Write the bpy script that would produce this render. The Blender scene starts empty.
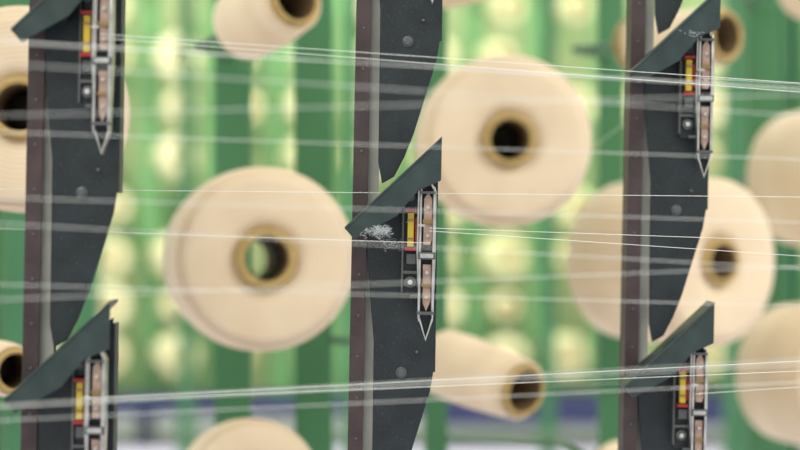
import bpy, bmesh, math, random
from mathutils import Vector, Matrix
random.seed(7)
S=bpy.context.scene
S.view_settings.view_transform='Standard'
COL=S.collection
CAMZ=0.9; D0=1.889

def at(u,v,y):
    """survey measurement -> metres, for a thing standing at depth y"""
    k=(D0+y)/1889.0
    return Vector(((u-400)*k, y, CAMZ+(225-v)*k))

# ---------------- materials
def mat(name,col,rough=.5,metal=0.,var=0.,vscale=30.,bump=0.,bscale=200.,col2=None,thr=None,detail=3,speck=None):
    m=bpy.data.materials.new(name); m.use_nodes=True
    n=m.node_tree.nodes; l=m.node_tree.links; b=n['Principled BSDF']
    b.inputs['Roughness'].default_value=rough; b.inputs['Metallic'].default_value=metal
    b.inputs['Base Color'].default_value=(*col,1)
    tc=n.new('ShaderNodeTexCoord')
    if var or col2:
        nz=n.new('ShaderNodeTexNoise'); nz.inputs['Scale'].default_value=vscale; nz.inputs['Detail'].default_value=detail
        l.new(tc.outputs['Object'],nz.inputs['Vector'])
        r=n.new('ShaderNodeValToRGB')
        lo,hi=thr if thr else (.3,.7)
        r.color_ramp.elements[0].position=lo; r.color_ramp.elements[1].position=hi
        if col2: a,c=col,col2
        else: a=tuple(x*(1-var) for x in col); c=tuple(min(1,x*(1+var)) for x in col)
        r.color_ramp.elements[0].color=(*a,1); r.color_ramp.elements[1].color=(*c,1)
        l.new(nz.outputs['Fac'],r.inputs['Fac'])
        out=r.outputs['Color']
        if speck:
            n3=n.new('ShaderNodeTexNoise'); n3.inputs['Scale'].default_value=420; n3.inputs['Detail'].default_value=1
            l.new(tc.outputs['Object'],n3.inputs['Vector'])
            r3=n.new('ShaderNodeValToRGB'); r3.color_ramp.elements[0].position=.62; r3.color_ramp.elements[1].position=.85
            r3.color_ramp.elements[0].color=(0,0,0,1); r3.color_ramp.elements[1].color=(1,1,1,1)
            l.new(n3.outputs['Fac'],r3.inputs['Fac'])
            mx=n.new('ShaderNodeMix'); mx.data_type='RGBA'
            l.new(r3.outputs['Color'],mx.inputs[0]); l.new(out,mx.inputs[6]); mx.inputs[7].default_value=(*speck,1)
            out=mx.outputs[2]
        l.new(out,b.inputs['Base Color'])
    if bump:
        n2=n.new('ShaderNodeTexNoise'); n2.inputs['Scale'].default_value=bscale
        l.new(tc.outputs['Object'],n2.inputs['Vector'])
        bp=n.new('ShaderNodeBump'); bp.inputs['Strength'].default_value=bump; bp.inputs['Distance'].default_value=.001
        l.new(n2.outputs['Fac'],bp.inputs['Height']); l.new(bp.outputs['Normal'],b.inputs['Normal'])
    return m

def yarn_pack_mat(name,c1,c2):
    m=bpy.data.materials.new(name); m.use_nodes=True
    n=m.node_tree.nodes; l=m.node_tree.links; b=n['Principled BSDF']
    b.inputs['Roughness'].default_value=.9
    b.inputs['Specular IOR Level'].default_value=.2
    try: b.inputs['Sheen Weight'].default_value=.2
    except Exception: pass
    tc=n.new('ShaderNodeTexCoord')
    w=n.new('ShaderNodeTexWave'); w.wave_type='RINGS'; w.rings_direction='Z'
    w.inputs['Scale'].default_value=55; w.inputs['Distortion'].default_value=1.5; w.inputs['Detail'].default_value=4
    l.new(tc.outputs['Object'],w.inputs['Vector'])
    nz=n.new('ShaderNodeTexNoise'); nz.inputs['Scale'].default_value=12
    l.new(tc.outputs['Object'],nz.inputs['Vector'])
    mx=n.new('ShaderNodeMath'); mx.operation='MULTIPLY_ADD'; mx.inputs[1].default_value=.22
    l.new(w.outputs['Fac'],mx.inputs[0]); 
    ml=n.new('ShaderNodeMath'); ml.operation='MULTIPLY'; ml.inputs[1].default_value=.78
    l.new(nz.outputs['Fac'],ml.inputs[0]); l.new(ml.outputs[0],mx.inputs[2])
    r=n.new('ShaderNodeValToRGB'); r.color_ramp.elements[0].position=.2; r.color_ramp.elements[1].position=.75
    r.color_ramp.elements[0].color=(*c1,1); r.color_ramp.elements[1].color=(*c2,1)
    l.new(mx.outputs[0],r.inputs['Fac']); l.new(r.outputs['Color'],b.inputs['Base Color'])
    w2=n.new('ShaderNodeTexWave'); w2.wave_type='BANDS'; w2.bands_direction='DIAGONAL'; w2.inputs['Scale'].default_value=160; w2.inputs['Distortion'].default_value=2
    l.new(tc.outputs['Object'],w2.inputs['Vector'])
    bp=n.new('ShaderNodeBump'); bp.inputs['Strength'].default_value=.3; bp.inputs['Distance'].default_value=.001
    l.new(w2.outputs['Fac'],bp.inputs['Height']); l.new(bp.outputs['Normal'],b.inputs['Normal'])
    return m

M_dark=mat('post_enamel_dark',(.007,.013,.016),.42,0,col2=(.016,.027,.031),vscale=35,thr=(.35,.75),bump=.15,bscale=500,speck=(.035,.052,.058))
M_guide=mat('guide_plate_green',(.016,.034,.032),.42,0,col2=(.032,.056,.053),vscale=50,thr=(.35,.8),bump=.15,bscale=500,speck=(.05,.08,.08))
M_brown=mat('channel_brown',(.055,.036,.036),.5,.0,var=.3,vscale=40,bump=.2)
M_grey=mat('channel_web_grey',(.42,.43,.38),.5,.1,var=.2,vscale=25)
M_steel=mat('polished_steel',(.62,.62,.60),.28,1.,var=.25,vscale=70)
M_bolt=mat('bolt_steel',(.13,.14,.14),.4,.7)
M_brass=mat('brass_fitting',(.34,.24,.12),.4,.9)
M_beige=mat('felt_pad',(.47,.33,.26),.5,0,var=.3,vscale=90)
M_black=mat('black_clamp',(.02,.025,.028),.4)
M_yel=mat('yellow_ceramic',(.74,.55,.04),.35)
M_red=mat('red_stop',(.36,.02,.03),.4)
M_yarn=mat('white_yarn',(.88,.92,.86),.5)
M_lint=mat('cotton_lint',(.70,.76,.75),.9)
M_pack=yarn_pack_mat('ecru_yarn',(.76,.60,.40),(.91,.76,.54))
M_tube=mat('cardboard_tube',(.46,.32,.11),.55,0,var=.15,vscale=60)
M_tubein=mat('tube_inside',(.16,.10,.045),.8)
M_coreshade=mat('tube_core_shade',(.035,.03,.022),.7)  # near-black colour standing in for shade deep in the tube
M_green=mat('green_frame_paint',(.055,.20,.08),.55,0,var=.15,vscale=4)
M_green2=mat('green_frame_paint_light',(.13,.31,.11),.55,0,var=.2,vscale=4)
M_peg=mat('peg_steel',(.10,.20,.11),.5,.3)
M_farpack_hazed=mat('far_yarn_hazed',(.54,.58,.26),.9,0,col2=(.86,.80,.50),vscale=2.0)  # distance haze is mixed into this pale yellow-green yarn colour
M_wall=mat('painted_wall',(.16,.32,.12),.8,0,col2=(.50,.58,.28),vscale=2.2,thr=(.38,.62))
M_floor=mat('sealed_floor',(.78,.74,.88),.5,0,var=.06,vscale=1.5)
M_navy=mat('navy_paint',(.016,.022,.085),.5)

# ---------------- mesh helpers
def obj_from_bm(name,bm,mats,parent=None):
    bmesh.ops.recalc_face_normals(bm,faces=bm.faces)
    me=bpy.data.meshes.new(name); bm.to_mesh(me); bm.free()
    for m in mats: me.materials.append(m)
    o=bpy.data.objects.new(name,me); COL.objects.link(o)
    if parent: o.parent=parent
    return o
def empty(name,loc=(0,0,0)):
    e=bpy.data.objects.new(name,None); e.empty_display_size=.05; e.location=loc; COL.objects.link(e); return e
def prism(bm,pts,y0,y1,mi=0,sc=.001):
    a=[bm.verts.new((x*sc,y0*sc,z*sc)) for x,z in pts]; b=[bm.verts.new((x*sc,y1*sc,z*sc)) for x,z in pts]
    fs=[bm.faces.new(a),bm.faces.new(b[::-1])]
    k=len(pts)
    for i in range(k): fs.append(bm.faces.new((a[i],b[i],b[(i+1)%k],a[(i+1)%k])))
    for f in fs: f.material_index=mi
def box(bm,x0,x1,y0,y1,z0,z1,mi=0,sc=.001):
    prism(bm,[(x0,z0),(x1,z0),(x1,z1),(x0,z1)],y0,y1,mi,sc)
def ring(bm,outer,inner,y0,y1,mi=0,sc=.001):
    k=len(outer)
    V=lambda P,y:[bm.verts.new((x*sc,y*sc,z*sc)) for x,z in P]
    a,b,c,d=V(outer,y0),V(inner,y0),V(outer,y1),V(inner,y1)
    for i in range(k):
        j=(i+1)%k
        for q in ((a[i],a[j],b[j],b[i]),(c[i],d[i],d[j],c[j]),(a[i],c[i],c[j],a[j]),(b[i],b[j],d[j],d[i])):
            bm.faces.new(q).material_index=mi
def disc(bm,x,z,r,y0,y1,mi=0,n=12,sc=.001):
    prism(bm,[(x+r*math.cos(2*math.pi*i/n),z+r*math.sin(2*math.pi*i/n)) for i in range(n)],y0,y1,mi,sc)
def rod(bm,x,y,z0,z1,r,mi=0,n=12,sc=.001):
    """vertical round rod with pointed ends"""
    R=[]
    for z,q in ((z0,.15),(z0+r*3,1),(z1-r*3,1),(z1,.15)):
        R.append([bm.verts.new(((x+r*q*math.cos(2*math.pi*i/n))*sc,(y+r*q*math.sin(2*math.pi*i/n))*sc,z*sc)) for i in range(n)])
    for a in range(3):
        for i in range(n):
            j=(i+1)%n; f=bm.faces.new((R[a][i],R[a][j],R[a+1][j],R[a+1][i])); f.material_index=mi; f.smooth=True
    for q in (R[0][::-1],R[3]): bm.faces.new(q).material_index=mi
def lathe(bm,prof,seg=64,M=None,closed=True):
    rings=[]
    for r,z,mi in prof:
        rings.append([bm.verts.new((r*math.cos(2*math.pi*i/seg),r*math.sin(2*math.pi*i/seg),z)) for i in range(seg)])
    K=len(prof)
    for a in range(K if closed else K-1):
        b=(a+1)%K
        for i in range(seg):
            j=(i+1)%seg
            f=bm.faces.new((rings[a][i],rings[a][j],rings[b][j],rings[b][i])); f.material_index=prof[a][2]; f.smooth=True
    if M is not None:
        bmesh.ops.transform(bm,matrix=M,verts=[v for rg in rings for v in rg])
def bevel(o,w=.0008,seg=2):
    m=o.modifiers.new('bevel','BEVEL'); m.width=w; m.segments=seg; m.limit_method='ANGLE'; m.angle_limit=math.radians(40)

# ---------------- creel posts
PER=330
def bracket_mesh():
    bm=bmesh.new()
    prism(bm,[(20,-6),(20,8),(88,76),(89,-140),(86,-160),(65,-232),(56,-256),(46,-276),(34,-283),(30,-262),(29,-110),(24,-60)],-6,-2,0)
    prism(bm,[(87,70),(90,70),(91,-140),(88,-140)],-6,18,0)
    prism(bm,[(0,1),(92,91),(92,50),(70,40),(50,15),(9,-9)],-55,-52,1)
    prism(bm,[(0,0),(92,90),(92,93),(-1,3)],-56,-5,1)
    for x,z in ((40,18),(78,60)): disc(bm,x,z,4,-52,-5,0)
    for x,z,r in ((57,-141,4.2),(72,-120,1.6)):
        disc(bm,x,z,r,-11,-5,2,6 if r>4 else 10)
    disc(bm,57,-141,5.6,-7.5,-5,2,16)
    bmesh.ops.recalc_face_normals(bm,faces=bm.faces)
    me=bpy.data.meshes.new('bracket'); bm.to_mesh(me); bm.free()
    for m in (M_dark,M_guide,M_bolt): me.materials.append(m)
    return me
def tension_mesh():
    # 0 steel 1 black 2 felt 3 bolt 4 dark 5 yellow 6 red 7 brass
    bm=bmesh.new()
    cx=79.5
    outer=[(80,54),(88,40),(88.5,-20),(87,-86),(80,-107),(73,-86),(69.5,-20),(70,40)]
    inner=[(cx+(x-cx)*.84,(z+25)*.96-25) for x,z in outer]
    ring(bm,outer,inner,-44,-30,0)
    prism(bm,inner,-34,-31,4)
    rod(bm,72.8,-46,-88,46,1.3,0); rod(bm,86.0,-46,-84,44,1.5,0)
    prism(bm,[(76,32),(80,39),(84,32),(84.5,-8),(83,-13),(76,-13)],-42,-34,2)
    prism(bm,[(76,-32),(84,-32),(84,-68),(80,-78),(76.5,-70)],-42,-34,2)
    box(bm,71,88,-49,-34,-27,-20,3); box(bm,73,86,-51,-48,-25.5,-21.5,0)
    box(bm,71,88,-49,-40,-81,-78,3); box(bm,71.5,87,-49,-40,37,39.5,3)
    for x,z in ((80,24),(80,-4),(80,-40),(80,-64)): disc(bm,x,z,1.7,-45,-40,0)
    box(bm,75,85,-44.5,-41,8,12,7); box(bm,75,85,-44.5,-41,-54,-51,7)
    box(bm,57,71,-20,-16,-64,36,1); box(bm,55,57,-26,-6,-60,34,3)
    box(bm,60,70,-32,-20,24,33,1); box(bm,60,69,-32,-20,-32,-22,3)
    box(bm,60.5,66.5,-36,-28,-15,18,5)
    for z in (11,-7): box(bm,60.,67,-38,-34,z-1.,z+1.,7)
    box(bm,67.8,69.5,-36,-20,-12,14,6)
    box(bm,58,69,-40,-24,19,22,6); box(bm,58,69,-40,-24,-19,-16,6)
    disc(bm,64,-50,5.5,-28,-16,3,18); disc(bm,64,-50,2.6,-31,-28,0,6)
    disc(bm,63,34,4.4,-35,-20,3,16); disc(bm,63,34,2.,-38,-35,7,6)
    box(bm,64,74,-38,-34,-65,-62,3); box(bm,57,72,-26,-22,-42,-39,3)
    for z in (30,-24,-70): disc(bm,80,z,3,-34,-5,3)
    box(bm,70,77,-53,-51,5,7,0); box(bm,72,74,-52,-46,4,8,0)
    bmesh.ops.recalc_face_normals(bm,faces=bm.faces)
    me=bpy.data.meshes.new('tensioner'); bm.to_mesh(me); bm.free()
    for m in (M_steel,M_black,M_beige,M_bolt,M_dark,M_yel,M_red,M_brass): me.materials.append(m)
    return me
BR=bracket_mesh(); TN=tension_mesh()
def lint(parent,x,y,z,n,sp,seed):
    rnd=random.Random(seed)
    cu=bpy.data.curves.new('lint','CURVE'); cu.dimensions='3D'; cu.bevel_depth=.00014; cu.bevel_resolution=0
    for i in range(n):
        s=cu.splines.new('POLY'); s.points.add(5)
        p=Vector((x+rnd.gauss(0,sp),y-abs(rnd.gauss(0,1.2)),z+rnd.gauss(0,sp*.45)))
        for k in range(6):
            s.points[k].co=(*(p*.001),1); p=p+Vector((rnd.uniform(-1.2,1.8),rnd.uniform(-.5,.5),rnd.uniform(-1.,1.3)))
    o=bpy.data.objects.new('lint',cu); o.data.materials.append(M_lint); COL.objects.link(o); o.parent=parent
def post(tip):
    e=empty('creel_post',tip); e.rotation_euler=(0,math.radians(1.15),0)
    bm=bmesh.new()
    zb=-tip[2]*1000+1; zt=1250
    box(bm,5,20,-4,0,zb,zt,0); box(bm,5,8,0,42,zb,zt,0)
    z=zb+30
    while z<zt:
        disc(bm,13,z,1.5,-5.0,-4,2,8); z+=41
    box(bm,8,31,8,11,zb,zt,1)
    box(bm,5,28,36,42,zb,zt,3)
    box(bm,-30,110,-40,60,zb,zb+8,3)
    o=obj_from_bm('channel',bm,[M_brown,M_grey,M_bolt,M_dark],e); bevel(o)
    i=0
    for k in range(-3,4):
        zz=-k*PER
        if tip[2]*1000+zz-300<0 : continue
        i+=1
        b=bpy.data.objects.new(f'bracket_plate_{i}',BR); COL.objects.link(b); b.parent=e; b.location=(0,0,zz*.001); bevel(b)
        t=bpy.data.objects.new(f'tensioner_{i}',TN); COL.objects.link(t); t.parent=e; t.location=(0,0,zz*.001); bevel(t,.0005)
    return e
tips=[(-.053,0,.895),(-.345,-.156,1.0716),(.242,.142,1.058),(.540,.291,.93),(-.645,-.305,.93)]
P=[post(t) for t in tips]
lint(P[0],34,-57,0,130,5,1); lint(P[0],44,-8,-12,50,6,2); lint(P[2],62,-57,44,14,6,3)
lint(P[0],28,-57,-2,50,6,5)

# ---------------- yarn packages
def package(u,v,y,R,axis,L=.14,Rb=None,plug=True,ri=.026,ro=.034,posts=None):
    """u,v,y: middle of the front face"""
    if Rb is None: Rb=R*.95
    c=at(u,v,y); ax=Vector(axis).normalized()
    e=empty('yarn_package',c); e.rotation_euler=ax.to_track_quat('Z','Y').to_euler()
    bm=bmesh.new()
    prof=[(ro-.001,-.001,0)]
    for t in (.25,.5,.75,.93): prof.append((ro+(R-ro)*t,.003*math.sin(t*3.0),0))
    for a in range(0,91,15):
        prof.append((R-.006+.006*math.sin(math.radians(a)),-.006+.006*math.cos(math.radians(a)),0))
    for t in (.25,.5,.75): prof.append((R+(Rb-R)*t+.003*math.sin(t*math.pi),-.008-(L-.022)*t,0))
    for a in range(0,91,18):
        prof.append((Rb-.012+.012*math.cos(math.radians(a)),-L+.012-.012*math.sin(math.radians(a)),0))
    prof.append((ro-.001,-L,0))
    lathe(bm,prof,80)
    obj_from_bm('wound_yarn',bm,[M_pack],e)
    bm=bmesh.new()
    w=ro-ri
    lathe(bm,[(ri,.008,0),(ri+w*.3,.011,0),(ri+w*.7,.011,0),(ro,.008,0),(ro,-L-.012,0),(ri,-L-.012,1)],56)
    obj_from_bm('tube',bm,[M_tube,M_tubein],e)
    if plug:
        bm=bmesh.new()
        lathe(bm,[(.0001,-L*.5,0),(ri+.0005,-L*.5,0),(ri+.0005,-L*.9,0),(.0001,-L*.9,0)],32)  # dark disc added inside the tube to make the core look shaded
        obj_from_bm('core_shade_disc',bm,[M_coreshade],e)
    off=0 if plug else -(ri-.007)
    q=ax.to_track_quat('Z','Y').to_matrix()
    down=Vector((0,0,-1)); down=(down-ax*down.dot(ax)).normalized()*(-off)
    a=c-ax*(L*.85)+down; b=c-ax*(L+.12)+down
    cu=bpy.data.curves.new('peg','CURVE'); cu.dimensions='3D'; cu.bevel_depth=.006; cu.bevel_resolution=3; cu.use_fill_caps=True
    s=cu.splines.new('POLY'); s.points.add(2)
    M=Matrix.Translation(c)@q.to_4x4(); Mi=M.inverted()
    tgt=b.copy()
    if posts: 
        px=min(posts,key=lambda p:(p[0]-b.x)**2+(p[1]-b.y)**2)
        tgt=Vector((px[0],px[1],b.z))
    for i,p in enumerate((a,b,tgt)): s.points[i].co=(*(Mi@p),1)
    o=bpy.data.objects.new('peg',cu); cu.materials.append(M_peg); COL.objects.link(o); o.parent=e
    return e
def upright_xy(u,y): p=at(u,225,y); return (p.x,p.y)
ups=[(*upright_xy(u,y),w) for u,y,w in ((-15,.62,.05),(233,.84,.05),(314,.92,.055),(436,1.02,.035),(611,1.12,.04),(762,1.3,.05),(900,1.45,.05))]
def upright(name,x,y,w,h,m,d=None):
    bm=bmesh.new(); d=d or w*.8; t=.006
    box(bm,-w/2,w/2,-d/2,-d/2+t,0,h,0,1); box(bm,-w/2,-w/2+t,-d/2+t,d/2,0,h,0,1); box(bm,w/2-t,w/2,-d/2+t,d/2,0,h,0,1)
    box(bm,-w/2+t,w/2-t,-d/2+t,d/2-t,0,h,0,1)
    box(bm,-w,w,-d,d,0,.012,0,1)
    o=obj_from_bm(name,bm,[m]); o.location=(x,y,0); bevel(o,.003); return o
for x,y,w in ups: upright('package_frame_upright',x,y,w,2.2,M_green)
R=.118
pk=lambda *a,**k: package(*a,posts=ups,**k)
pk(266,259,.508,.117,(.24,-1,.02),plug=False,ri=.028,ro=.039,Rb=.116,L=.15)
pk(509,140,.67,.117,(.16,-1,.0),ri=.027,ro=.036,L=.13)
pk(719,262,.80,.120,(.60,-.8,-.0),L=.20,Rb=.117,ri=.025,ro=.033)
pk(20,108,.23,.116,(.05,-1,.02),ri=.026,ro=.035)
pk(521,390,.62,.041,(.62,-.78,-.17),L=.17,Rb=.047,ri=.028,ro=.035)
pk(293,0,.52,.042,(.55,-.78,.16),L=.13,Rb=.049,ri=.028,ro=.035)
pk(722,36,.78,.040,(.68,-.75,.0),L=.16,Rb=.040,ri=.028,ro=.037)
pk(862,177,1.05,.113,(.55,-.83,0),L=.15)
pk(853,378,1.0,.114,(.55,-.83,0),L=.15)
pk(862,-32,1.05,.060,(.55,-.83,.1),L=.14)
pk(497,-54,.65,.060,(.5,-.83,.1),L=.15)
pk(254,488,.52,.088,(.25,-1,.12),L=.15)
pk(672,502,.72,.05,(.5,-.8,-.2),L=.14)
pk(14,371,.26,.030,(.5,-.85,.0),L=.12,ri=.020,ro=.026)

# ---------------- yarns
def yarns(name,lines,rad,m=M_yarn):
    cu=bpy.data.curves.new(name,'CURVE'); cu.dimensions='3D'; cu.bevel_depth=rad; cu.bevel_resolution=1
    for pts in lines:
        s=cu.splines.new('POLY'); s.points.add(len(pts)-1)
        for i,p in enumerate(pts): s.points[i].co=(*p,1)
    cu.materials.append(m)
    o=bpy.data.objects.new(name,cu); COL.objects.link(o); return o
def ext(u0,v0,y0,u1,v1,y1,k=.0):
    a=at(u0,v0,y0); b=at(u1,v1,y1); return [a,b+(b-a)*k]
sharp=[
 ext(100,34,-.205,800,83,-.02,.5), ext(100,38,-.205,800,92,.01,.5),
 ext(430,228,-.055,800,241,.02,1.), ext(430,231,-.055,800,256,.0,1.),
 ext(-300,186,-.14,800,197,.03,.4),
 ext(-200,222,-.18,430,243,-.055,0),
 ext(92,398,-.205,800,361,.0,.5), ext(92,401,-.205,800,371,-.03,.5),
 ext(700,78,.085,800,84,.08,1.5), ext(695,394,.085,800,387,.08,1.5),
]
yarns('warp_yarn_bundle',sharp,.00028)
rnd=random.Random(3)
blur=[]
for u0,v0,v1,y,n in ((-200,30,104,-.42,2),(-200,52,124,-.5,1),(-200,118,88,-.5,1),(-200,124,166,-.45,1),
                     (-200,190,226,-.40,1),(-200,214,276,-.40,1),(-200,306,256,-.5,1),(-200,280,312,-.45,1),
                     (-200,414,352,-.42,2),(-200,430,374,-.40,1)):
    for i in range(n):
        blur.append(ext(u0,v0+rnd.uniform(-4,4),y+rnd.uniform(-.05,.05),1000,v1+rnd.uniform(-5,5),y+rnd.uniform(.05,.25),.2))
yarns('warp_yarn_bundle',blur,.00031)
feed=[[at(350,250,.50),at(355,236,.2),at(408,222,-.03)],[at(590,150,.68),at(690,72,.11)],
      [at(120,100,.24),at(92,40,-.19)],[at(545,385,.62),at(690,380,.11)],[at(450,190,.66),at(414,216,-.02)]]
yarns('feed_yarn_bundle',feed,.0003)

# ---------------- far creels
def far_rack(y,xs,zs,r,post_w,post_m,pack_m,name,skip=.0,dx=.0,seed=1):
    rn=random.Random(seed)
    e=empty(name,(0,y,0))
    bm=bmesh.new()
    for i,x in enumerate(xs):
        if rn.random()<.08: continue
        box(bm,x-post_w/2,x+post_w/2,-.03,.03,.15,2.6,0,1)
    x0,x1=min(xs),max(xs)
    box(bm,x0,x1,-.03,.03,2.55,2.61,0,1)
    obj_from_bm('uprights',bm,[post_m],e)
    bm=bmesh.new()
    box(bm,x0-.1,x1+.1,-.36,.06,.145,.20,0,1)
    box(bm,.12,x1+.1,-.37,.05,.10,.205,0,1)
    for x in xs[::8]: box(bm,x-.03,x+.03,-.2,-.14,0,.15,0,1)
    obj_from_bm('base_beam',bm,[M_navy],e)
    bm=bmesh.new(); bt=bmesh.new()
    for x in xs:
        for z in zs:
            if rn.random()<skip: continue
            rr=r*rn.uniform(.6,1.08); jx=dx+rn.uniform(-.02,.02)
            ax=Vector((rn.uniform(.2,.6),-1,0)).normalized()
            M=Matrix.Translation((x+jx,-.16,z))@ax.to_track_quat('Z','Y').to_matrix().to_4x4()
            lathe(bm,[(.03,0,0),(rr*.93,0,0),(rr,-.012,0),(rr*.95,-.13,0),(.03,-.13,0)],24,M)
            lathe(bt,[(.022,.006,0),(.031,.006,0),(.031,-.16,0),(.022,-.16,0)],14,M)
    obj_from_bm('yarn_packages',bm,[pack_m],e); obj_from_bm('tubes',bt,[M_tube],e)
    return e
xs=[-3.2+.27*i for i in range(26)]
far_rack(6.0,xs,[.36+.205*j for j in range(10)],.088,.09,M_green2,M_farpack_hazed,'distant_creel',.25,.13,4)
for u,y,w in ((88,3.0,.06),(186,4.2,.045),(352,4.2,.05),(548,3.7,.045),(742,3.2,.09),(790,3.5,.07),(20,3.4,.1),(-60,3.4,.1),(860,3.2,.1)):
    x,yy=upright_xy(u,y); upright('aisle_frame_upright',x,yy,w,2.6,M_green)

# ---------------- room
bm=bmesh.new(); box(bm,-7,7,-4,7.3,-.1,0,0,1); obj_from_bm('floor',bm,[M_floor])
bm=bmesh.new(); box(bm,-7,7,7.2,7.35,0,4,0,1); obj_from_bm('wall_back',bm,[M_wall])
bm=bmesh.new(); box(bm,-7,7,7.17,7.2,0,.03,0,1); obj_from_bm('baseboard_back',bm,[M_navy])

# ---------------- light
w=bpy.data.worlds.new('hall_light'); S.world=w; w.use_nodes=True
w.node_tree.nodes['Background'].inputs[0].default_value=(.97,.99,.94,1); w.node_tree.nodes['Background'].inputs[1].default_value=.78
def area(name,loc,target,size,energy,col):
    L=bpy.data.lights.new(name,'AREA'); L.shape='RECTANGLE'; L.size=size[0]; L.size_y=size[1]; L.energy=energy; L.color=col
    o=bpy.data.objects.new(name,L); COL.objects.link(o); o.location=loc
    o.rotation_euler=(Vector(target)-Vector(loc)).to_track_quat('-Z','Y').to_euler()
area('background_fill',(-1.2,-1.8,3.0),(0,.5,.9),(2.5,1.5),54,(1,.95,.86))
area('background_fill',(2.4,-.4,2.8),(.8,1.0,.9),(1.5,1.5),54,(1,.95,.86))
area('background_fill',(0,4.0,4.0),(0,6.2,.4),(7,1.0),330,(1,1,.94))  # added fill, no fixture: brightens the back wall and distant creel

cam=bpy.data.cameras.new('camera'); co=bpy.data.objects.new('camera',cam); COL.objects.link(co)
co.location=(0,-D0,CAMZ); co.rotation_euler=(math.radians(90),0,0)
cam.lens=85; cam.sensor_width=36; cam.clip_start=.05
cam.dof.use_dof=True; cam.dof.focus_distance=D0-.02; cam.dof.aperture_fstop=2.5
S.camera=co
